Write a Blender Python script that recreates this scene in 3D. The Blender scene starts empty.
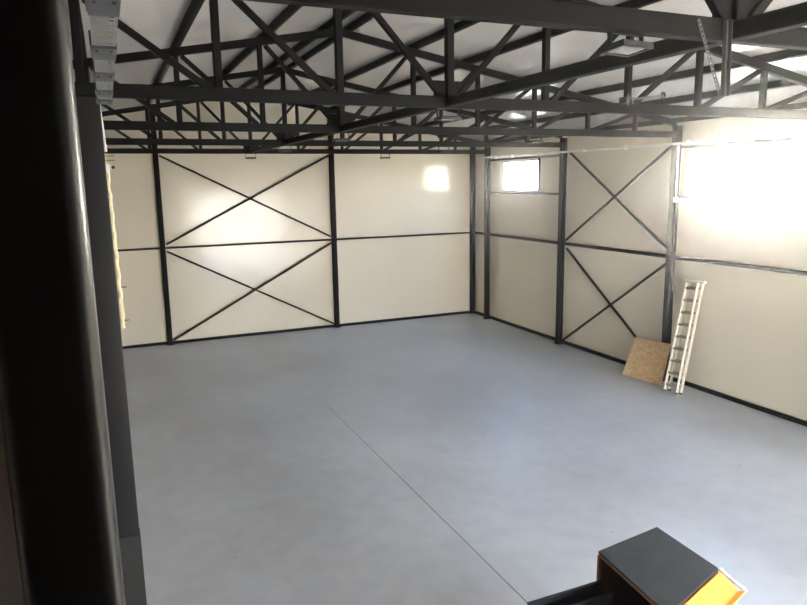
import bpy, bmesh, math, random
from mathutils import Vector, Matrix
random.seed(7)
SC = bpy.context.scene
COL = SC.collection
V = Vector

# ------------------------------------------------------------------ materials
def mat(name, base, rough=.5, metal=0., spec=.5, noise=None, bump=None, coat=0.):
    """procedural principled material; noise=(scale, amount), bump=(scale, strength)"""
    m = bpy.data.materials.new(name); m.use_nodes = True
    nt = m.node_tree; b = nt.nodes['Principled BSDF']
    b.inputs['Base Color'].default_value = (*base, 1)
    b.inputs['Roughness'].default_value = rough
    b.inputs['Metallic'].default_value = metal
    b.inputs['Specular IOR Level'].default_value = spec
    b.inputs['Coat Weight'].default_value = coat
    b.inputs['Coat Roughness'].default_value = .08
    tc = nt.nodes.new('ShaderNodeTexCoord')
    if noise:
        n = nt.nodes.new('ShaderNodeTexNoise'); n.inputs['Scale'].default_value = noise[0]
        n.inputs['Detail'].default_value = 5
        nt.links.new(tc.outputs['Object'], n.inputs['Vector'])
        r = nt.nodes.new('ShaderNodeValToRGB')
        a = noise[1]
        r.color_ramp.elements[0].position = .3; r.color_ramp.elements[1].position = .7
        r.color_ramp.elements[0].color = (*[c*(1-a) for c in base], 1)
        r.color_ramp.elements[1].color = (*[min(1, c*(1+a)) for c in base], 1)
        nt.links.new(n.outputs['Fac'], r.inputs['Fac'])
        nt.links.new(r.outputs['Color'], b.inputs['Base Color'])
    if bump:
        n2 = nt.nodes.new('ShaderNodeTexNoise'); n2.inputs['Scale'].default_value = bump[0]
        nt.links.new(tc.outputs['Object'], n2.inputs['Vector'])
        bp = nt.nodes.new('ShaderNodeBump'); bp.inputs['Strength'].default_value = bump[1]
        bp.inputs['Distance'].default_value = .01
        nt.links.new(n2.outputs['Fac'], bp.inputs['Height'])
        nt.links.new(bp.outputs['Normal'], b.inputs['Normal'])
    return m

def panel_mat(name, base, axis, pitch, rough, groove=.55, fine=None, wav=.0):
    """painted sheet-metal sandwich panel: joints every `pitch` metres along `axis`, fine profiling `fine`"""
    m = mat(name, base, rough, 0, .5, noise=(.35, .03))
    nt = m.node_tree; b = nt.nodes['Principled BSDF']
    tc = nt.nodes.new('ShaderNodeTexCoord'); sx = nt.nodes.new('ShaderNodeSeparateXYZ')
    nt.links.new(tc.outputs['Object'], sx.inputs[0])
    def mth(op, a, bb=None):
        n = nt.nodes.new('ShaderNodeMath'); n.operation = op
        for i, v in enumerate((a, bb)):
            if v is None: continue
            if isinstance(v, (int, float)): n.inputs[i].default_value = v
            else: nt.links.new(v, n.inputs[i])
        return n.outputs[0]
    c = sx.outputs[axis]
    f = mth('FRACT', mth('DIVIDE', mth('ADD', c, 100.13), pitch))
    d = mth('ABSOLUTE', mth('SUBTRACT', f, .5))
    h = mth('LESS_THAN', d, .5 - .006/pitch)            # 1 on the panel, 0 in the joint
    hh = h
    if fine:
        g = mth('SINE', mth('MULTIPLY', c, 2*math.pi/fine[0]))
        hh = mth('ADD', h, mth('MULTIPLY', g, fine[1]))
    bp = nt.nodes.new('ShaderNodeBump'); bp.inputs['Strength'].default_value = groove
    bp.inputs['Distance'].default_value = .004
    nt.links.new(hh, bp.inputs['Height'])
    last = bp.outputs['Normal']
    if wav:
        n2 = nt.nodes.new('ShaderNodeTexNoise'); n2.inputs['Scale'].default_value = 1.3
        nt.links.new(tc.outputs['Object'], n2.inputs['Vector'])
        b2 = nt.nodes.new('ShaderNodeBump'); b2.inputs['Strength'].default_value = wav
        b2.inputs['Distance'].default_value = .02
        nt.links.new(n2.outputs['Fac'], b2.inputs['Height']); nt.links.new(last, b2.inputs['Normal'])
        last = b2.outputs['Normal']
    nt.links.new(last, b.inputs['Normal'])
    return m

M = {}
M['steel'] = mat('charcoal_painted_steel', (.0065, .0062, .006), .55, 0, .10, noise=(3, .12))
M['steel_near'] = mat('black_satin_steel', (.008, .008, .0085), .44, 0, .35, noise=(5, .15))
M['post'] = mat('dark_grey_satin_post', (.030, .030, .031), .38, 0, .4, noise=(5, .15))
M['wall'] = panel_mat('cream_sandwich_panel', (.78, .71, .575), 0, 1.0, .125, .35, wav=.02)
M['wall_y'] = panel_mat('cream_sandwich_panel_side', (.78, .715, .585), 1, 1.0, .2, .35)
M['roof'] = panel_mat('grey_white_roof_panel', (.60, .59, .57), 1, 1.0, .18, .5, fine=(.10, .3), wav=.06)
M['roof'].node_tree.nodes['Principled BSDF'].inputs['Specular IOR Level'].default_value = .9
M['galv'] = mat('galvanised_steel', (.10, .10, .098), .5, .4, .4, noise=(14, .15))
M['galv_tray'] = mat('dull_galvanised_tray', (.27, .265, .25), .5, .3, .4, noise=(14, .15))
M['galv_blue'] = mat('bluish_galvanised_plate', (.10, .115, .135), .45, .5, .5, noise=(9, .12))
M['alu'] = mat('ladder_aluminium', (.80, .74, .63), .38, .45, .5, noise=(9, .08))
M['alu_grey'] = mat('rung_aluminium', (.30, .27, .24), .45, .5)
M['white_pvc'] = mat('white_plastic', (.82, .81, .76), .4, noise=(6, .03))
M['foam'] = mat('cream_expanding_foam', (.80, .70, .46), .85, noise=(18, .15), bump=(40, .8))
M['brass'] = mat('dull_brass', (.42, .30, .12), .45, .7, noise=(20, .1))
M['black'] = mat('black_plastic', (.012, .012, .013), .45, noise=(12, .1))
M['black_plate'] = mat('scuffed_black_plate', (.017, .021, .027), .55, 0, .28, noise=(6, .3), bump=(30, .15))
M['rust'] = mat('rusty_brown_edge', (.20, .085, .035), .7, .1, .4, noise=(25, .45), bump=(50, .3))
M['orange'] = mat('orange_paint', (.85, .25, .025), .42, 0, .5, noise=(11, .22), bump=(16, .2))
M['sunlit_orange'] = mat('sunlit_orange_paint', (.95, .50, .04), .4, 0, .5, noise=(9, .15))  # orange of the chute with sunlight put into the colour
M['foot_grey'] = mat('dark_grey_foot', (.018, .0178, .017), .75, noise=(7, .2), bump=(40, .3))
M['brown'] = mat('brown_board', (.05, .034, .021), .8, noise=(3, .25), bump=(25, .2))
M['blocker'] = mat('grey_blocker', (.20, .19, .175), .9, noise=(.8, .15))
M['ground'] = mat('tan_gravel_ground', (.46, .38, .28), .95, noise=(.4, .18))
M['lens'] = mat('frosted_lamp_glass', (.30, .31, .32), .12, 0, .6, coat=.6)
M['rubber'] = mat('black_rubber', (.02, .02, .02), .8)
M['timber'] = mat('raw_floor_slab', (.3, .29, .27), .8, noise=(4, .1))

# polished concrete with one straight saw-cut joint
m = mat('polished_concrete', (.36, .37, .385), .36, 0, .42)
nt = m.node_tree; b = nt.nodes['Principled BSDF']
tc = nt.nodes.new('ShaderNodeTexCoord')
def noise_node(scale, detail, stretch=None):
    n = nt.nodes.new('ShaderNodeTexNoise'); n.inputs['Scale'].default_value = scale; n.inputs['Detail'].default_value = detail
    if stretch:
        mp = nt.nodes.new('ShaderNodeMapping'); mp.inputs['Scale'].default_value = stretch
        nt.links.new(tc.outputs['Object'], mp.inputs[0]); nt.links.new(mp.outputs[0], n.inputs['Vector'])
    else: nt.links.new(tc.outputs['Object'], n.inputs['Vector'])
    return n
n1 = noise_node(.38, 9, (1, .8, 1)); n2 = noise_node(3.4, 9); n3 = noise_node(7, 3)
r1 = nt.nodes.new('ShaderNodeValToRGB')
r1.color_ramp.elements[0].position = .33; r1.color_ramp.elements[0].color = (.44, .462, .50, 1)
r1.color_ramp.elements[1].position = .68; r1.color_ramp.elements[1].color = (.575, .605, .655, 1)
nt.links.new(n1.outputs['Fac'], r1.inputs['Fac'])
r2 = nt.nodes.new('ShaderNodeValToRGB')
r2.color_ramp.elements[0].position = .36; r2.color_ramp.elements[0].color = (.935, .935, .94, 1)
r2.color_ramp.elements[1].position = .60; r2.color_ramp.elements[1].color = (1.03, 1.03, 1.03, 1)
nt.links.new(n2.outputs['Fac'], r2.inputs['Fac'])
mx = nt.nodes.new('ShaderNodeMixRGB'); mx.blend_type = 'MULTIPLY'; mx.inputs[0].default_value = 1
nt.links.new(r1.outputs[0], mx.inputs[1]); nt.links.new(r2.outputs[0], mx.inputs[2])
r3 = nt.nodes.new('ShaderNodeValToRGB')      # scattered small dark spots
r3.color_ramp.elements[0].position = .235; r3.color_ramp.elements[0].color = (.55, .55, .55, 1)
r3.color_ramp.elements[1].position = .27; r3.color_ramp.elements[1].color = (1, 1, 1, 1)
nt.links.new(n3.outputs['Fac'], r3.inputs['Fac'])
mx2 = nt.nodes.new('ShaderNodeMixRGB'); mx2.blend_type = 'MULTIPLY'; mx2.inputs[0].default_value = 1
nt.links.new(mx.outputs[0], mx2.inputs[1]); nt.links.new(r3.outputs[0], mx2.inputs[2])
sx = nt.nodes.new('ShaderNodeSeparateXYZ'); nt.links.new(tc.outputs['Object'], sx.inputs[0])
def mth(op, a, bb=None):
    n = nt.nodes.new('ShaderNodeMath'); n.operation = op
    for i, v in enumerate((a, bb)):
        if v is None: continue
        if isinstance(v, (int, float)): n.inputs[i].default_value = v
        else: nt.links.new(v, n.inputs[i])
    return n.outputs[0]
cut = mth('MULTIPLY', mth('LESS_THAN', mth('ABSOLUTE', mth('SUBTRACT', sx.outputs[0], 3.80)), .0065), mth('LESS_THAN', sx.outputs[1], 17.5))
mx3 = nt.nodes.new('ShaderNodeMixRGB'); mx3.inputs[2].default_value = (.05, .05, .05, 1)
fd = nt.nodes.new('ShaderNodeMapRange'); fd.inputs[1].default_value = 9.0; fd.inputs[2].default_value = 15.5; fd.inputs[3].default_value = .95; fd.inputs[4].default_value = .12
nt.links.new(sx.outputs[1], fd.inputs[0]); cut = mth('MULTIPLY', cut, fd.outputs[0])
nt.links.new(cut, mx3.inputs[0]); nt.links.new(mx2.outputs[0], mx3.inputs[1])
nt.links.new(mx3.outputs[0], b.inputs['Base Color'])
rr = nt.nodes.new('ShaderNodeMapRange'); rr.inputs[1].default_value = .3; rr.inputs[2].default_value = .7
rr.inputs[3].default_value = .32; rr.inputs[4].default_value = .5
nt.links.new(n2.outputs['Fac'], rr.inputs[0]); nt.links.new(rr.outputs[0], b.inputs['Roughness'])
M['floor'] = m

# oriented strand board
m = mat('oriented_strand_board', (.55, .36, .18), .75)
nt = m.node_tree; b = nt.nodes['Principled BSDF']; tc = nt.nodes.new('ShaderNodeTexCoord')
vo = nt.nodes.new('ShaderNodeTexVoronoi'); vo.inputs['Scale'].default_value = 22
mp = nt.nodes.new('ShaderNodeMapping'); mp.inputs['Scale'].default_value = (1, 1, 2.4); mp.inputs['Rotation'].default_value = (.5, .3, .6)
nt.links.new(tc.outputs['Object'], mp.inputs[0]); nt.links.new(mp.outputs[0], vo.inputs['Vector'])
r = nt.nodes.new('ShaderNodeValToRGB')
r.color_ramp.elements[0].color = (.52, .33, .16, 1); r.color_ramp.elements[1].color = (.78, .56, .31, 1)
sp = nt.nodes.new('ShaderNodeSeparateColor'); nt.links.new(vo.outputs['Color'], sp.inputs[0])
nt.links.new(sp.outputs[0], r.inputs['Fac']); nt.links.new(r.outputs[0], b.inputs['Base Color'])
M['osb'] = m

# window glass and thin plastic film
def thin(name, col, gl):
    m = bpy.data.materials.new(name); m.use_nodes = True; nt = m.node_tree; nt.nodes.clear()
    o = nt.nodes.new('ShaderNodeOutputMaterial'); t = nt.nodes.new('ShaderNodeBsdfTransparent'); t.inputs[0].default_value = (*col, 1)
    g = nt.nodes.new('ShaderNodeBsdfGlossy'); g.inputs['Roughness'].default_value = .05
    mxx = nt.nodes.new('ShaderNodeMixShader'); mxx.inputs[0].default_value = gl
    nt.links.new(t.outputs[0], mxx.inputs[1]); nt.links.new(g.outputs[0], mxx.inputs[2])
    nt.links.new(mxx.outputs[0], o.inputs[0]); return m
M['glass'] = thin('clear_glass', (.96, .97, .97), .05)
m = mat('crinkled_clear_film', (.80, .78, .74), .25, 0, .6, bump=(25, .8)); m.node_tree.nodes['Principled BSDF'].inputs['Alpha'].default_value = .62
M['film'] = m

# ------------------------------------------------------------------ mesh builder
class MB:
    def __init__(s): s.v = []; s.f = []; s.smooth = set()
    def add(s, vs, fs, smooth=False):
        n = len(s.v); s.v += [tuple(v) for v in vs]
        for f in fs:
            if smooth: s.smooth.add(len(s.f))
            s.f.append(tuple(i+n for i in f))
        return s
    def box(s, x0, x1, y0, y1, z0, z1):
        vs = [(x, y, z) for x in (x0, x1) for y in (y0, y1) for z in (z0, z1)]
        return s.add(vs, [(0,1,3,2),(4,6,7,5),(0,4,5,1),(2,3,7,6),(0,2,6,4),(1,5,7,3)])
    def prism(s, prof, p, q, up=(0,0,1), smooth=False, caps=True):
        """profile (list of (side, up) pairs) swept from p to q"""
        p, q = V(p), V(q); d = (q-p).normalized(); u = V(up)
        if abs(d.dot(u)) > .98: u = V((0,1,0)) if abs(d.y) < .9 else V((1,0,0))
        sd = d.cross(u).normalized(); u = sd.cross(d).normalized()
        n = len(prof); vs = [c + sd*a + u*b for c in (p, q) for a, b in prof]
        s.add(vs, [(i, (i+1) % n, n+(i+1) % n, n+i) for i in range(n)], smooth)
        if caps: s.add(vs, [tuple(range(n-1, -1, -1)), tuple(range(n, 2*n))])
        return s
    def bar(s, p, q, w, h, up=(0,0,1), r=None):
        """hollow-section look: rectangular bar with small chamfered corners"""
        r = min(w, h)*.09 if r is None else r
        a, b = w/2, h/2
        pr = [(-a+r,-b),(a-r,-b),(a,-b+r),(a,b-r),(a-r,b),(-a+r,b),(-a,b-r),(-a,-b+r)]
        return s.prism(pr, p, q, up)
    def rbar(s, p, q, w, h, r, up=(0,0,1), n=6):
        pr = []
        for cx, cy, a0 in ((w/2-r,-h/2+r,-90),(w/2-r,h/2-r,0),(-w/2+r,h/2-r,90),(-w/2+r,-h/2+r,180)):
            for k in range(n+1):
                a = math.radians(a0+90*k/n); pr.append((cx+r*math.cos(a), cy+r*math.sin(a)))
        return s.prism(pr, p, q, up, smooth=True)
    def ibeam(s, p, q, w, h, tf, tw, up):
        a, b, t = w/2, h/2, tw/2
        pr = [(-a,-b),(a,-b),(a,-b+tf),(t,-b+tf),(t,b-tf),(a,b-tf),(a,b),(-a,b),(-a,b-tf),(-t,b-tf),(-t,-b+tf),(-a,-b+tf)]
        return s.prism(pr, p, q, up)
    def tube(s, pts, r, n=10, closed=False):
        pts = [V(p) for p in pts]; rings = []
        for i, p in enumerate(pts):
            if closed: d = pts[(i+1) % len(pts)]-pts[i-1]
            else: d = pts[min(i+1, len(pts)-1)]-pts[max(i-1, 0)]
            d.normalize(); u = V((0,0,1)) if abs(d.z) < .9 else V((1,0,0))
            a = d.cross(u).normalized(); b = a.cross(d)
            rings.append([p+(a*math.cos(2*math.pi*k/n)+b*math.sin(2*math.pi*k/n))*(r[i] if isinstance(r, list) else r) for k in range(n)])
        vs = [v for rg in rings for v in rg]; fs = []
        for i in range(len(rings) if closed else len(rings)-1):
            j = (i+1) % len(rings)
            for k in range(n): fs.append((i*n+k, i*n+(k+1) % n, j*n+(k+1) % n, j*n+k))
        s.add(vs, fs, True)
        if not closed: s.add(vs, [tuple(range(n-1, -1, -1)), tuple(range(len(vs)-n, len(vs)))])
        return s
    def slab(s, quad, t):
        """quad plate thickened by t along its negative normal"""
        q = [V(p) for p in quad]; n = (q[1]-q[0]).cross(q[3]-q[0]).normalized()
        return s.add(q+[p-n*t for p in q], [(0,1,2,3),(7,6,5,4),(0,4,5,1),(1,5,6,2),(2,6,7,3),(3,7,4,0)])
    def build(s, name, m, parent=None, origin=None):
        me = bpy.data.meshes.new(name); o = bpy.data.objects.new(name, me); COL.objects.link(o)
        base = V((0,0,0))
        if parent is not None:
            o.parent = parent; base = V(root_loc(parent))
        elif origin is not None:
            base = V(origin); o.location = base
        me.from_pydata([V(v)-base for v in s.v], [], s.f)
        bm = bmesh.new(); bm.from_mesh(me); bmesh.ops.recalc_face_normals(bm, faces=bm.faces)
        bm.to_mesh(me); bm.free()
        for i in s.smooth: me.polygons[i].use_smooth = True
        me.materials.append(M[m]); me.update()
        return o

def root_loc(o):
    l = V(o.location)
    while o.parent: o = o.parent; l = l+V(o.location)
    return l
def tag(o, label, cat, group=None):
    o['label'] = label; o['category'] = cat
    if group: o['group'] = group
    return o
def thing(name, loc, label, cat, group=None):
    o = bpy.data.objects.new(name, None); COL.objects.link(o); o.location = loc; o.empty_display_size = .1
    return tag(o, label, cat, group)
def struct(name, mb, m, parent=None):
    o = mb.build(name, m, parent)
    if parent is None: o['kind'] = 'structure'
    return o

# ------------------------------------------------------------------ key dimensions (metres)
XR, XL, YB, YF = 11.36, -3.88, 20.14, -4.8
XRIDGE = 3.74
CY = [18.976, 15.052, 11.127, 7.202, 3.277, -.648]       # truss lines, back to front
CX = [-3.71, 1.33, 6.37]                                  # gable wall columns
SL = .178
def ztop(x): return 6.95-SL*abs(x-XRIDGE)                 # centre of a truss top chord
def zroof(x): return 7.135-SL*abs(x-XRIDGE)               # underside of the roof panels
ZC = 5.40

# ------------------------------------------------------------------ setting
struct('floor', MB().box(XL-.2, XR+.2, YF-.2, YB+.2, -.2, 0), 'floor')
struct('ground', MB().box(-150, 160, -160, 170, -.5, -.22), 'ground')
# back gable wall
mb = MB(); y0, y1 = YB, YB+.1
pr = [(XL-.1, -.1), (XR+.1, -.1), (XR+.1, zroof(XR+.1)), (XRIDGE, zroof(XRIDGE)), (XL-.1, zroof(XL-.1))]
def gable(mb, y0, y1):
    vs = [(x, y, z) for y in (y0, y1) for x, z in pr]; n = 5
    return mb.add(vs, [tuple(range(n)), tuple(range(2*n-1, n-1, -1))]+[(i, (i+1) % n, n+(i+1) % n, n+i) for i in range(n)])
struct('wall_back', gable(mb, y0, y1), 'wall')
# right wall with window openings (y0, y1, z0, z1)
WIN = [(16.37, 18.28, 4.17, 5.08), (7.95, 10.55, 4.14, 5.08), (.55, 2.45, 4.17, 5.08)]  # second opening is widened to cover the glare around it
mb = MB(); ys = YF-.1
for a, bb, c, d in sorted(WIN):
    mb.box(XR, XR+.1, ys, a, -.1, zroof(XR)); mb.box(XR, XR+.1, a, bb, -.1, c); mb.box(XR, XR+.1, a, bb, d, zroof(XR)); ys = bb
mb.box(XR, XR+.1, ys, YB, -.1, zroof(XR))
struct('wall_right', mb, 'wall_y')
struct('wall_left', MB().box(XL-.1, XL, YF-.1, YB, -.1, zroof(XL)), 'wall_y')
# front wall with the wide open doorway daylight comes through
DX0, DX1, DZ = 4.8, 10.8, 3.8
mb = MB()
for a, bb, z0 in ((XL, XRIDGE, -.1), (XRIDGE, DX0, -.1), (DX0, DX1, DZ), (DX1, XR, -.1)):
    z1, z2 = zroof(a), zroof(bb)
    vs = [(x, y, z) for y in (YF-.1, YF) for x, z in ((a, z0), (bb, z0), (bb, z2), (a, z1))]
    mb.add(vs, [(0,1,2,3),(7,6,5,4),(0,4,5,1),(1,5,6,2),(2,6,7,3),(3,7,4,0)])
struct('wall_front', mb, 'wall')
mb = MB().box(DX0-.1, DX0, YF-.12, YF+.04, 0, DZ+.1).box(DX1, DX1+.1, YF-.12, YF+.04, 0, DZ+.1).box(DX0, DX1, YF-.12, YF+.04, DZ, DZ+.1)
struct('trim_1', mb, 'steel')
# roof
mb = MB()
for a, bb in ((XL-.25, XRIDGE), (XRIDGE, XR+.25)):
    vs = [(x, y, zroof(x)+dz) for y in (YF-.2, YB+.2) for x, dz in ((a, 0), (bb, 0), (bb, .12), (a, .12))]
    mb.add(vs, [(0,1,2,3),(7,6,5,4),(0,4,5,1),(1,5,6,2),(2,6,7,3),(3,7,4,0)])
struct('ceiling', mb, 'roof')
# skirting angles
struct('baseboard_back', MB().box(XL, XR-.05, YB-.05, YB, 0, .075), 'steel')
struct('baseboard_right', MB().box(XR-.05, XR, YF, YB, 0, .085), 'steel')
# brown partition beside the camera platform, and the platform slab the picture was taken from
struct('wall_inner', MB().box(XL, -.24, 2.2, 2.28, 0, 5.2), 'brown')
struct('trim_2', MB().box(XL, 2.3, YF, 1.0, 2.72, 2.9), 'timber')
struct('wall_shade_rear', MB().box(XL, 2.3, -.62, -.54, 2.9, 6.2), 'brown')  # rear, side and top of an unseen shell added to darken the black post
struct('wall_shade_side', MB().box(2.2, 2.3, -.54, .62, 2.9, 6.0), 'brown')
struct('trim_shade_top', MB().box(XL, 2.3, -.54, 1.0, 6.0, 6.1), 'brown')
# added unseen block that hides a second window reflection from the back wall
struct('wall_reflection_block', MB().box(12.6, 17.2, -4.0, .5, -.22, 7.5), 'blocker')
# windows
for i, (a, bb, c, d) in enumerate(WIN):
    w = MB(); t = .045
    w.box(XR+.0, XR+.09, a, a+t, c, d).box(XR+.0, XR+.09, bb-t, bb, c, d).box(XR+.0, XR+.09, a+t, bb-t, c, c+t).box(XR+.0, XR+.09, a+t, bb-t, d-t, d)
    wo = struct('window_%d' % (i+1), w, 'white_pvc')
    MB().box(XR+.045, XR+.053, a+t, bb-t, c+t, d-t).build('pane', 'glass', wo)

# ------------------------------------------------------------------ columns
def base_plate(mb, x, y, w=.26): return mb.box(x-w/2, x+w/2, y-w/2, y+w/2, 0, .02)
side_lab = ['dark steel column on the right wall nearest the back corner, left of the small window',
            'dark steel column on the right wall between the small window and the cross bracing',
            'dark steel column on the right wall behind the leaning board and ladder',
            'dark steel column on the right wall beyond the big bright window',
            'dark steel column on the right wall opposite the camera platform', None]
for y, l in zip(CY, side_lab):
    if not l: continue
    t = thing('steel_column', (XR-.11, y, 0), l, 'column', 'steel columns along the right wall')
    MB().ibeam((XR-.15, y, .02), (XR-.15, y, 5.56), .14, .14, .012, .010, (1, 0, 0)).build('shaft', 'steel', t)
    base_plate(MB(), XR-.15, y, .2).build('base_plate', 'steel', t)
    MB().box(XR-.23, XR-.07, y-.08, y+.08, 5.56, 5.58).build('cap_plate', 'steel', t)
gl = {1.33: 'dark steel column on the back wall at the left end of the cross bracing',
      6.37: 'dark steel column on the back wall at the right end of the cross bracing',
      -3.71: 'dark steel column on the back wall in its far left corner'}
for x in CX:
    t = thing('steel_column', (x, YB-.08, 0), gl[x], 'column', 'steel columns along the back wall')
    MB().ibeam((x, YB-.085, .02), (x, YB-.085, zroof(x)-.02), .135, .14, .012, .01, (0, 1, 0)).build('shaft', 'steel', t)
    MB().box(x-.1, x+.1, YB-.19, YB-.0, 0, .02).build('base_plate', 'steel', t)
t = thing('steel_column', (XR-.09, YB-.09, 0), 'dark steel column standing in the back right corner of the hall', 'column', 'steel columns along the back wall')
MB().bar((XR-.085, YB-.085, 0), (XR-.085, YB-.085, zroof(XR)-.03), .15, .15).build('shaft', 'steel', t)
# inner column under the second truss, with a dark grey box added round the foot
t = thing('steel_column', (-.08, 7.2, 0), 'dark square steel post coloured dark grey round its foot, just right of the black post', 'column')
MB().rbar((-.11, 7.2, 0), (-.11, 7.2, 5.33), .26, .14, .012).build('shaft', 'steel_near', t)
MB().box(-.245, .026, 7.12, 7.28, 0, .90).build('grey_foot', 'foot_grey', t)
# black post right beside the camera
t = thing('steel_post', (-.105, 1.17, 0), 'thick black square steel post filling the left edge of the view', 'post')
MB().rbar((-.103, 1.17, 0), (-.103, 1.17, zroof(-.1)-.02), .145, .122, .030, n=10).build('shaft', 'post', t)
MB().box(-.22, .0, 1.06, 1.28, 0, .02).build('base_plate', 'steel_near', t)

# ------------------------------------------------------------------ trusses
NX = [-3.68, -2.6, -1.4, -.13, 1.13, 2.41, XRIDGE, 5.07, 6.36, 7.59, 8.85, 10.05, 11.12]
tl = ['rearmost dark steel roof truss, just in front of the cream back wall',
      'dark roof truss second from the back wall, above the column right of the small window',
      'middle dark steel roof truss, landing on the column behind the ladder',
      'dark steel roof truss with the ball ended rod clamped to its bottom chord',
      'nearest dark steel roof truss, floodlight and perforated straps hanging below it']
for k in range(5):
    y = CY[k]
    t = thing('roof_truss', (XRIDGE, y, ZC), tl[k], 'truss', 'roof trusses spanning the hall')
    MB().bar((NX[0]-.1, y, ZC), (NX[-1]+.02, y, ZC), .085, .13).build('bottom_chord', 'steel', t)
    for e in (NX[0]-.1, NX[-1]+.02):
        MB().bar((e, y, ztop(e)), (XRIDGE, y, ztop(XRIDGE)), .085, .12).build('top_chord', 'steel', t)
    for i, x in enumerate(NX):
        if i in (0, len(NX)-1): continue
        w = .09 if x == XRIDGE else .078
        MB().bar((x, y, ZC+.066), (x, y, ztop(x)-.055), w, w).build('vertical', 'steel', t)
    for i in range(len(NX)-1):
        a, bb = NX[i], NX[i+1]
        if bb <= XRIDGE: p, q = (a+.09, y, ztop(a)-.05), (bb-.09, y, ZC+.05)
        else: p, q = (bb-.09, y, ztop(bb)-.05), (a+.09, y, ZC+.05)
        if p[2]-q[2] < .16: continue
        MB().bar(p, q, .065, .06, (0, 1, 0)).build('diagonal', 'steel', t)
    MB().box(XRIDGE-.2, XRIDGE+.2, y-.006, y+.006, ZC+.06, ZC+.24).build('gusset_plate', 'steel', t)

# ridge tie along the middle of the bottom chords
rl = ['dark horizontal tie bar joining the two rearmost trusses at mid span',
      'dark horizontal tie bar at mid span between the middle truss and the one behind it',
      'dark horizontal tie bar at mid span in front of the middle truss',
      'long dark tie bar at mid span reaching to the nearest truss under the floodlight',
      'dark tie bar at mid span running toward the camera from the nearest truss']
for k in range(5):
    a, bb = CY[k]-.044, CY[k+1]+.044
    tag(MB().bar((XRIDGE-.02, a, ZC-.0), (XRIDGE-.02, bb, ZC-.0), .11, .11).build('tie_beam', 'steel', origin=(XRIDGE-.02, (a+bb)/2, ZC)), rl[k], 'beam', 'tie bars along the middle of the trusses')
# eave beam on the right columns
tag(MB().bar((XR-.12, -.9, 5.70), (XR-.12, YB-.02, 5.70), .12, .1).build('eave_beam', 'steel', origin=(XR-.12, 9, 5.70)),
    'dark steel eave beam running along the top of the right wall columns', 'beam')
# gable beam at eave height on the back wall
for (a, bb, l) in ((CX[0]+.09, CX[1]-.09, 'dark horizontal beam high on the back wall, left of the cross bracing'),
                   (CX[1]+.09, CX[2]-.09, 'dark horizontal beam high on the back wall above the cross bracing'),
                   (CX[2]+.09, XR-.17, 'dark horizontal beam high on the back wall, right of the cross bracing')):
    pass
# purlins
px = [-2.6, -1.4, -.13, 1.17, 2.55, 3.57, 3.95, 5.15, 6.22, 7.59, 8.85, 10.05]
pn = ['sixth purlin left of the ridge', 'fifth purlin left of the ridge', 'fourth purlin left of the ridge, over the inner posts',
      'third roof purlin left of the ridge', 'second roof purlin left of the ridge, next to the twin ridge purlins', 'left one of the twin purlins at the roof ridge',
      'right one of the twin purlins at the roof ridge', 'second roof purlin right of the ridge, next to the twin ridge purlins',
      'third roof purlin right of the ridge', 'fourth roof purlin right of the ridge', 'fifth roof purlin right of the ridge', 'lowest roof purlin on the right slope, nearest the eave beam']
for x, l in zip(px, pn):
    sg = -1 if x < XRIDGE else 1
    up = V((sg*SL, 0, 1)).normalized()
    zc = ztop(x)+.122
    tag(MB().bar((x, -.9, zc), (x, YB-.02, zc), .08, .112, up).build('roof_purlin', 'steel', origin=(x, 9, zc)),
        'dark steel ' + l, 'purlin', 'purlins under the roof panels')

# ------------------------------------------------------------------ girts and cross bracing
GZ = 2.78
yg = YB-.085
for a, bb, l in ((CX[0]+.085, CX[1]-.085, 'thin dark girt at mid height of the back wall, left of the cross bracing'),
                 (CX[1]+.085, CX[2]-.085, 'thin dark girt on the back wall between the two pairs of crossed bars'),
                 (CX[2]+.085, XR-.165, 'thin dark girt at mid height of the back wall, right of the cross bracing')):
    tag(MB().bar((a, yg, GZ), (bb, yg, GZ), .06, .05).build('wall_girt', 'steel', origin=((a+bb)/2, yg, GZ)), l, 'girt', 'girts on the back wall')
xg = XR-.04
seg = [(YB-.165, CY[0]), (CY[0], CY[1]), (CY[1], CY[2]), (CY[2], CY[3]), (CY[3], CY[4])]
gn = ['short girt at mid height in the narrow bay by the back right corner', 'mid height girt on the right wall below the small window',
      'mid height girt on the right wall through the cross braced bay', 'mid height girt on the right wall above the leaning ladder',
      'mid height girt on the right wall in the bay past the big window']
for (a, bb), l in zip(seg, gn):
    tag(MB().bar((xg, a, GZ), (xg, bb, GZ), .07, .075).build('wall_girt', 'steel', origin=(xg, (a+bb)/2, GZ)), 'dark ' + l, 'girt', 'girts on the right wall')
for i, z, l in ((1, 4.115, 'thin dark sill girt directly under the small window'), (1, 5.14, 'thin dark head girt directly over the small window'),
                (3, 4.09, 'thin dark sill girt directly under the big bright window'), (3, 5.14, 'thin dark head girt directly over the big bright window')):
    a, bb = seg[i]
    tag(MB().bar((xg, a, z), (xg, bb, z), .06, .06).build('wall_girt', 'steel', origin=(xg, (a+bb)/2, z)), l, 'girt', 'girts on the right wall')
for yy, l in ((16.30, 'short dark upright framing the near side of the small window'), 
              (7.87, 'short dark upright framing the near side of the big bright window')):
    tag(MB().bar((xg, yy, 4.147), (xg, yy, 5.108), .06, .06).build('window_jamb', 'steel', origin=(xg, yy, 4.147)), l, 'jamb', 'uprights beside the windows')

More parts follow.
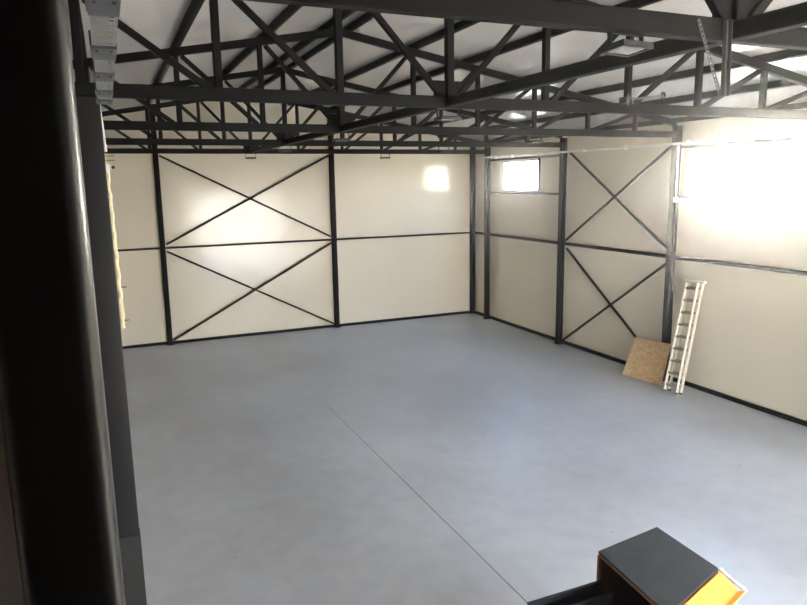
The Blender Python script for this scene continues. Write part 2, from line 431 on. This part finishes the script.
def brace(c0, c1, z0, z1, fn, l, grp):
    c = fn((c0+c1)/2, (z0+z1)/2, 0)
    t = thing('cross_brace', c, l, 'brace', grp)
    up = V(fn(0, 0, 1))-V(fn(0, 0, 0))
    MB().bar(fn(c0, z0, 0), fn(c1, z1, 0), .05, .045, up).build('diagonal_bar', 'steel', t)
    MB().bar(fn(c0, z1, .046), fn(c1, z0, .046), .05, .045, up).build('diagonal_bar', 'steel', t)
    MB().bar(fn((c0+c1)/2-.06, (z0+z1)/2, .023), fn((c0+c1)/2+.06, (z0+z1)/2, .023), .075, .05, up).build('joint_plate', 'steel', t)
fb = lambda c, z, o: (c, YB-.11+o, z)
brace(CX[1]+.1, CX[2]-.1, 2.88, 5.33, fb, 'upper pair of crossed dark bars on the back wall', 'cross braces on the back wall')
brace(CX[1]+.1, CX[2]-.1, .12, 2.68, fb, 'lower pair of crossed dark bars on the back wall', 'cross braces on the back wall')
fr = lambda c, z, o: (XR-.10+o, c, z)
brace(CY[1]-.12, CY[2]+.12, 2.88, 5.22, fr, 'upper pair of crossed dark bars on the right wall', 'cross braces on the right wall')
brace(CY[1]-.12, CY[2]+.12, .12, 2.66, fr, 'lower pair of crossed dark bars on the right wall, behind the leaning board', 'cross braces on the right wall')

# ------------------------------------------------------------------ pipes on the right wall
xp = XR-.26
t = thing('conduit_pipe', (xp, 11.2, 5.215), 'long cream plastic pipe running level high along the right wall', 'pipe')
MB().tube([(xp, 19.5, 5.225), (xp, 15, 5.21), (xp, 8.0, 5.20)], .027, 12).build('pipe_run', 'white_pvc', t)
for yy in (18.3, 17.4, 15.9, 14.1, 12.6, 10.75, 9.2):
    MB().box(xp-.035, xp+.04, yy-.05, yy+.05, 5.165, 5.25).build('pipe_clip', 'white_pvc', t)
xq = XR-.235
t = thing('conduit_pipe', (xq, 10.98, 4.0), 'short upright white pipe on the column beside the big bright window', 'pipe')
MB().tube([(xq, 10.99, 5.16), (xq, 10.99, 4.09)], .022, 12).build('pipe_run', 'white_pvc', t)
MB().rbar((xq, 10.99, 3.98), (xq, 10.99, 4.09), .09, .07, .012).build('socket_box', 'white_pvc', t)

# ------------------------------------------------------------------ floodlights
def floodlight(name, c, w, d, label, tilt=0., rot=0., drop=.1, group='floodlights hung under the trusses'):
    t = thing(name, (0, 0, 0), label, 'lamp', group)
    f = MB().box(-w/2, w/2, -d/2, d/2, -.012, .008)
    f.box(-w/2, w/2, -d/2, -d/2+.02, -.025, -.012).box(-w/2, w/2, d/2-.02, d/2, -.025, -.012).box(-w/2, -w/2+.02, -d/2+.02, d/2-.02, -.025, -.012).box(w/2-.02, w/2, -d/2+.02, d/2-.02, -.025, -.012)
    for k in range(7): f.box(-w*.36+k*w*.12-.006, -w*.36+k*w*.12+.006, -d*.36, d*.36, .008, .02)
    h = f.build('housing', 'black', t)
    MB().box(-w/2+.03, w/2-.03, -d/2+.03, d/2-.03, -.02, -.0125).build('lens_panel', 'lens', t)
    b_ = MB(); b_.box(-w/2-.012, -w/2-.004, -.015, .015, -.01, drop).box(w/2+.004, w/2+.012, -.015, .015, -.01, drop).box(-w/2-.012, w/2+.012, -.015, .015, drop, drop+.008)
    b_.build('bracket', 'black', t)
    t.location = c; t.rotation_euler = (tilt, 0, rot)
    return t
fl = floodlight('floodlight', (2.88, 3.29, 5.262), .25, .19, 'large black floodlight with a pale lens hanging under the nearest truss', tilt=-.10, rot=.12, drop=.069)
cb = MB().tube([(-.2, 0, .02), (-.27, -.02, -.01), (-.33, -.03, .02), (-.36, -.03, .08), (-.33, -.02, .13), (-.26, 0, .14)], .008, 8)
cb.tube([(-.17, .0, .04), (-.23, -.01, .02), (-.26, -.02, .07), (-.24, -.02, .13)], .008, 8)
cb.build('cable', 'black', fl)
for k, z in ((3, 5.225), (2, 5.225), (1, 5.225), (0, 5.225)):
    nm = ['rearmost truss', 'second truss from the back wall', 'middle truss', 'truss that carries the ball ended rod'][k]
    floodlight('floodlight', (XRIDGE-.02, CY[k], z), .26, .2, 'small black floodlight at mid span under the ' + nm, drop=.105)
for k, x in ((0, 7.70), (1, 7.66), (2, 7.62)):
    nm = ['rearmost truss', 'second truss from the back wall', 'middle truss'][k]
    floodlight('floodlight', (x, CY[k], 5.225), .26, .2, 'small black floodlight right of mid span under the ' + nm, drop=.105)

# ------------------------------------------------------------------ perforated hanger straps and ball-ended rod
def perforated(p, q, w, lab, flange):
    p, q = V(p), V(q); L = (q-p).length; d = (q-p)/L
    sd = V((1, 0, 0)); sd = (sd-d*sd.dot(d)).normalized(); n = d.cross(sd).normalized()
    mb = MB(); th = .003
    def pl(a0, a1, s0, s1):
        vs = [p+d*a+sd*s+n*t_ for t_ in (0, th) for a, s in ((a0, s0), (a1, s0), (a1, s1), (a0, s1))]
        mb.add(vs, [(0,1,2,3),(7,6,5,4),(0,4,5,1),(1,5,6,2),(2,6,7,3),(3,7,4,0)])
    pl(0, L, -w/2, -w/4); pl(0, L, w/4, w/2); k = 0.
    while k < L-.015: pl(k, min(L, k+.014), -w/4, w/4); k += .028
    if flange:
        for s0 in (-w/2, w/2):
            vs = [p+d*a+sd*(s0+e)+n*t_ for e in (0, th) for a, t_ in ((0, 0), (L, 0), (L, .03), (0, .03))]
            mb.add(vs, [(0,1,2,3),(7,6,5,4),(0,4,5,1),(1,5,6,2),(2,6,7,3),(3,7,4,0)])
    return tag(mb.build('perforated_strap', 'galv', origin=tuple(q)), lab, 'strap', 'perforated hanger straps')
perforated((3.37, 3.229, 5.44), (3.585, 3.229, 5.01), .026, 'slanting perforated metal strap hanging from the nearest truss', False)
perforated((3.60, 3.230, 5.45), (3.617, 3.230, 5.00), .045, 'straight upright perforated metal channel hanging from the nearest truss', True)
t = thing('clamp_rod', (6.22, 7.06, 5.47), 'grey rod with a ringed ball end clamped on a roof truss', 'rod')
MB().tube([(6.2, 7.07, 5.49), (6.8, 7.07, 5.565)], .016, 10).build('rod', 'galv', t)
MB().tube([(6.84+.035*math.cos(a*math.pi/8), 7.07, 5.57+.035*math.sin(a*math.pi/8)) for a in range(16)], .015, 8, True).build('ring_end', 'black', t)
MB().box(6.19, 6.29, 7.03, 7.162, 5.45, 5.53).box(6.2, 6.23, 7.02, 7.03, 5.42, 5.56).box(6.26, 6.28, 7.0, 7.04, 5.44, 5.5).build('clamp', 'galv', t)

# ------------------------------------------------------------------ galvanised cable tray beside the black post
t = thing('cable_tray', (.055, 4.7, 5.2), 'perforated galvanised cable tray running overhead beside the black post', 'cable tray')
mb = MB(); y0, y1 = 2.4, 6.5
mb.box(.0, .075, y0, y1, 5.2, 5.203).box(.092, .11, y0, y1, 5.2, 5.203)
k = y0
while k < y1: mb.box(.075, .092, k, k+.04, 5.2, 5.203); k += .07
mb.box(.0, .003, y0, y1, 5.203, 5.26).box(.107, .11, y0, y1, 5.203, 5.26)
mb.build('tray_channel', 'galv_tray', t)
for a, bb in ((2.85, 3.15), (3.86, 4.2), (4.73, 5.02), (5.56, 5.85), (6.15, 6.4)):
    s_ = MB().box(-.006, .112, a, bb, 5.185, 5.199).box(-.012, -.004, a, bb, 5.199, 5.27).box(.108, .114, a, bb, 5.199, 5.27)
    so = s_.build('joint_bracket', 'galv_blue', t)
    for xx in (.02, .09):
        MB().tube([(xx, a+.05, 5.185), (xx, a+.05, 5.176)], .008, 8).build('bolt', 'galv', so)
# hanger rods up to the roof
for yy in (3.05, 6.3):
    MB().tube([(.055, yy, 5.203), (.055, yy, zroof(.055)-.01)], .006, 8).build('hanger_rod', 'galv', t)

# ------------------------------------------------------------------ white conduit and foam bead on the inner column
t = thing('conduit_pipe', (.03, 7.4, 4.75), 'short bright white plastic conduit beside the dark square post, ending in a small box', 'pipe')
MB().tube([(.008, 7.33, 5.3), (.02, 7.33, 5.1), (.032, 7.33, 4.84)], .014, 10).build('pipe_run', 'white_pvc', t)
MB().box(.01, .075, 7.31, 7.36, 4.655, 4.72).build('junction_box', 'white_pvc', t)
MB().tube([(.085, 7.30, 4.69), (.085, 7.36, 4.69)], .016, 12).build('box_knob', 'black', t)
for zz in (4.80, 4.755):
    MB().tube([(.02, 7.33, zz), (.105, 7.33, zz+.004)], .006, 8).build('hook', 'brass', t)
mb = MB(); pts = []; rs = []
for i in range(40):
    z = 4.65-(4.65-3.08)*i/39
    pts.append((.026+.005*math.sin(i*1.3)+.012*(i/39)+.006*random.random(), 7.305, z)); rs.append(.017+.007*random.random()+.006*(i/39))
mb.tube(pts, rs, 9)
t = thing('foam_bead', (.02, 7.3, 3.08), 'lumpy cream foam strip with two brass pegs along the dark square post', 'foam')
mb.build('foam', 'foam', t)
for zz in (3.50, 3.16):
    MB().tube([(.03, 7.3, zz), (.11, 7.3, zz+.005)], .008, 8).build('peg', 'brass', t)

# ------------------------------------------------------------------ OSB board
BL, BR, TL, TR = V((10.66, 11.86, .003)), V((10.80, 10.80, .003)), V((11.10, 11.96, .84)), V((11.13, 10.90, .885))
t = MB().slab([BL, TL, TR, BR], .015).build('particle_board', 'osb', origin=tuple((BL+BR)/2))
tag(t, 'square tan strand board leaning against the right wall beside the ladder', 'board')

# ------------------------------------------------------------------ aluminium ladder, two sections nested
t = thing('ladder', (10.63, 10.33, 0), 'tall aluminium extension ladder leaning on the right wall', 'ladder')
def section(b0, b1, t0, t1, nr, sm):
    b0, b1, t0, t1 = map(V, (b0, b1, t0, t1))
    nrm = (t0-b0).cross(b1-b0).normalized()
    for a, c in ((b0, t0), (b1, t1)):
        so = MB().bar(a, c, .028, .065, nrm).build('stile', 'alu', t)
        d = (c-a).normalized()
        MB().bar(a-d*.004, a+d*.03, .032, .07, nrm).build('rubber_foot', 'rubber', so)
    for k in range(nr):
        f = (k+.55)/nr
        MB().bar(b0.lerp(t0, f), b1.lerp(t1, f), .05, .04, nrm).build('rung', 'alu_grey', t)
    return nrm
section((10.60, 10.50, .012), (10.65, 10.21, .012), (11.20, 10.63, 2.29), (11.22, 10.35, 2.31), 9, 'alu')
section((10.70, 10.46, .012), (10.72, 10.165, .012), (11.27, 10.62, 2.30), (11.28, 10.27, 2.32), 9, 'alu')
MB().bar((11.20, 10.70, 2.325), (11.25, 10.18, 2.345), .05, .04).build('top_bar', 'alu', t)

# ------------------------------------------------------------------ orange and black machine at the bottom edge
t = thing('machine_cabinet', (3.9, 3.85, 0), 'black topped orange steel machine at the lower right edge', 'machine')
A, B, C, D = V((3.56, 4.16, 1.4)), V((4.30, 4.26, 1.4)), V((4.26, 3.55, 1.4)), V((3.46, 3.28, 1.4))
cen = (A+B+C+D)/4
def inset(p, k, z): q = p+(cen-p)*k; return V((q.x, q.y, z))
MB().slab([A, D, C, B], .018).build('top_plate', 'black_plate', t)
# rusty rim just under the plate
mb = MB()
for p, q in ((A, D), (D, C), (C, B), (B, A)):
    mb.bar(inset(p, .02, 1.37), inset(q, .02, 1.37), .022, .022)
mb.build('rim', 'rust', t)
for p in (A, B, C, D):
    q = inset(p, .025, 0)
    MB().bar((q.x, q.y, .0), (q.x, q.y, 1.36), .03, .03).build('corner_post', 'rust', t)
def sheet(p, q, z0, z1, k=.05, th=.006):
    a, bb = inset(p, k, 0), inset(q, k, 0)
    return MB().slab([(a.x, a.y, z0), (bb.x, bb.y, z0), (bb.x, bb.y, z1), (a.x, a.y, z1)], th)
sheet(A, B, .3, 1.355).build('rear_panel', 'black', t)
sheet(B, C, .3, 1.355).build('side_panel', 'black', t)
sheet(D, C, .3, 1.355).build('front_panel', 'orange', t)
sheet(A, D, .05, .62).build('lower_panel', 'orange', t)
MB().slab([inset(A, .06, .5), inset(D, .06, .5), inset(C, .06, .5), inset(B, .06, .5)], .01).build('shelf', 'black', t)
# sloping orange chute under the near right edge
e0, e1 = V((4.255, 3.535, 1.378)), V((3.47, 3.265, 1.378))
o0, o1 = V((4.40, 3.455, 1.205)), V((3.62, 3.185, 1.205))
ch = MB().slab([e0, o0, o1, e1], .008).build('chute', 'orange', t)
mb = MB().slab([o0, V((4.43, 3.42, 1.215)), V((3.65, 3.15, 1.215)), o1], .01)
mb.build('sunlit_chute_lip', 'sunlit_orange', ch)  # sunlight on the chute's lower edge is put into this lip's colour
# torn clear film stuck along the chute's outer end
random.seed(3); n, mm = 12, 7; vs = []; fs = []
p0, p1, q0, q1 = V((4.262, 3.545, 1.385)), V((4.43, 3.45, 1.22)), V((4.335, 3.575, 1.36)), V((4.50, 3.44, 1.19))
for i in range(n+1):
    for j in range(mm+1):
        u, v_ = i/n, j/mm
        p = p0.lerp(p1, u).lerp(q0.lerp(q1, u), v_*(.55+.6*random.random()*(j == mm)+.45*(j < mm)))
        p += V((random.uniform(-1, 1), random.uniform(-1, 1), random.uniform(-1, 1)))*.008*(.3+v_)
        vs.append(p)
for i in range(n):
    for j in range(mm): fs.append((i*(mm+1)+j, i*(mm+1)+j+1, (i+1)*(mm+1)+j+1, (i+1)*(mm+1)+j))
MB().add(vs, fs, True).build('torn_film', 'film', ch)
mb = MB().tube([p0.lerp(p1, k/8)+V((.004*(-1)**k, .003, .004)) for k in range(9)], [.004+.004*random.random() for k in range(9)], 6)
mb.build('taped_edge', 'rust', ch)
# black channel rail to its left
xa, xb, yr, zr = 2.82, 3.555, 4.10, 1.15
mb = MB().box(xa, xb, yr, yr+.012, zr-.10, zr).box(xa, xb, yr-.13, yr-.118, zr-.10, zr-.02).box(xa, xb, yr-.118, yr, zr-.10, zr-.09).box(xa, xa+.012, yr-.118, yr, zr-.09, zr-.02)
mb.box(xa, xb, yr-.012, yr+.02, zr, zr+.008)
rl_ = mb.build('channel_rail', 'black_plate', t)
MB().box(xa+.03, xa+.07, yr-.09, yr-.03, 0, zr-.1).build('support_leg', 'black', t)
for k in range(2): MB().tube([(xb-.03, yr-.0, zr-.03-.05*k), (xb-.03, yr-.02, zr-.03-.05*k)], .010, 8).build('bolt', 'galv', rl_)

# ------------------------------------------------------------------ light
w = bpy.data.worlds.new('sky'); SC.world = w; w.use_nodes = True; nt = w.node_tree
bg = nt.nodes['Background']; tc = nt.nodes.new('ShaderNodeTexCoord'); sx = nt.nodes.new('ShaderNodeSeparateXYZ')
nt.links.new(tc.outputs['Generated'], sx.inputs[0])
rp = nt.nodes.new('ShaderNodeValToRGB')
rp.color_ramp.elements[0].position = 0; rp.color_ramp.elements[0].color = (1.0, .93, .82, 1)
rp.color_ramp.elements[1].position = .5; rp.color_ramp.elements[1].color = (.46, .66, 1.0, 1)
e = rp.color_ramp.elements.new(.15); e.color = (.80, .88, 1.0, 1)
nt.links.new(sx.outputs[2], rp.inputs[0])
# bright low sky beyond the right wall
dt = nt.nodes.new('ShaderNodeVectorMath'); dt.operation = 'DOT_PRODUCT'
nt.links.new(tc.outputs['Generated'], dt.inputs[0]); dt.inputs[1].default_value = V((.79, .60, .06)).normalized()
def wm(op, a, bb):
    n = nt.nodes.new('ShaderNodeMath'); n.operation = op
    for i, v in enumerate((a, bb)):
        if isinstance(v, (int, float)): n.inputs[i].default_value = v
        else: nt.links.new(v, n.inputs[i])
    return n.outputs[0]
lobe = wm('MULTIPLY', wm('POWER', wm('MAXIMUM', dt.outputs['Value'], 0), 60.0), 7.5)
sc_ = nt.nodes.new('ShaderNodeVectorMath'); sc_.operation = 'SCALE'; sc_.inputs[0].default_value = (1, .93, .82)
nt.links.new(lobe, sc_.inputs['Scale'])
ad = nt.nodes.new('ShaderNodeVectorMath'); ad.operation = 'ADD'
nt.links.new(rp.outputs[0], ad.inputs[0]); nt.links.new(sc_.outputs[0], ad.inputs[1])
nt.links.new(ad.outputs[0], bg.inputs[0])
bg.inputs[1].default_value = 9.0
# scattering volume added to the hall, standing in for window lens glare
hz = bpy.data.materials.new('glare_scatter'); hz.use_nodes = True; hn = hz.node_tree; hn.nodes.clear()
ho = hn.nodes.new('ShaderNodeOutputMaterial'); hv = hn.nodes.new('ShaderNodeVolumeScatter')
hv.inputs['Density'].default_value = .0055; hv.inputs['Anisotropy'].default_value = .92; hv.inputs['Color'].default_value = (1, .98, .95, 1)
hn.links.new(hv.outputs[0], ho.inputs['Volume']); M['haze'] = hz
ho_ = MB().box(XL-.45, XR+.45, YF-.45, YB+.45, -.21, 7.6).build('glare_haze', 'haze'); ho_['kind'] = 'stuff'
tag(ho_, 'thin bright haze added through the whole hall to imitate window glare', 'haze')
sd = bpy.data.lights.new('sun', 'SUN'); so = bpy.data.objects.new('sun', sd); COL.objects.link(so)
sd.energy = 26; sd.color = (1, .86, .66); sd.angle = math.radians(.6)
so.rotation_euler = V((.18, .84, -.42)).to_track_quat('-Z', 'Y').to_euler()
# light portals in the openings (sampling aid for the sky, they add no light)
def portal(c, sx_, sy_, direction):
    l = bpy.data.lights.new('portal', 'AREA'); l.shape = 'RECTANGLE'; l.size = sx_; l.size_y = sy_; l.cycles.is_portal = True
    o = bpy.data.objects.new('portal', l); COL.objects.link(o); o.location = c
    o.rotation_euler = V(direction).to_track_quat('-Z', 'Z').to_euler()
portal(((DX0+DX1)/2, YF-.13, DZ/2), DX1-DX0, DZ, (0, 1, 0))
for a, bb, c, d in WIN: portal((XR+.12, (a+bb)/2, (c+d)/2), bb-a, d-c, (-1, 0, 0))

# ------------------------------------------------------------------ camera
cd = bpy.data.cameras.new('camera'); co = bpy.data.objects.new('camera', cd); COL.objects.link(co); SC.camera = co
r_ = V((0.91641137, -0.39990232, -0.0163811)); u_ = V((0.08518229, 0.15488498, 0.98425333)); f_ = V((0.391068, 0.90337632, -0.17600295))
co.matrix_world = Matrix(((r_.x, u_.x, -f_.x, 0), (r_.y, u_.y, -f_.y, 0), (r_.z, u_.z, -f_.z, 4.5), (0, 0, 0, 1)))
cd.sensor_fit = 'HORIZONTAL'; cd.sensor_width = 36; cd.lens = 673.1/807*36; cd.clip_start = .05; cd.clip_end = 500

vs_ = SC.view_settings; vs_.view_transform = 'Standard'; vs_.look = 'None'; vs_.gamma = 1; vs_.exposure = 2.2; vs_.use_curve_mapping = False
SC.cycles.max_bounces = 14; SC.cycles.diffuse_bounces = 8; SC.cycles.glossy_bounces = 5; SC.cycles.transparent_max_bounces = 10
SC.cycles.caustics_reflective = True
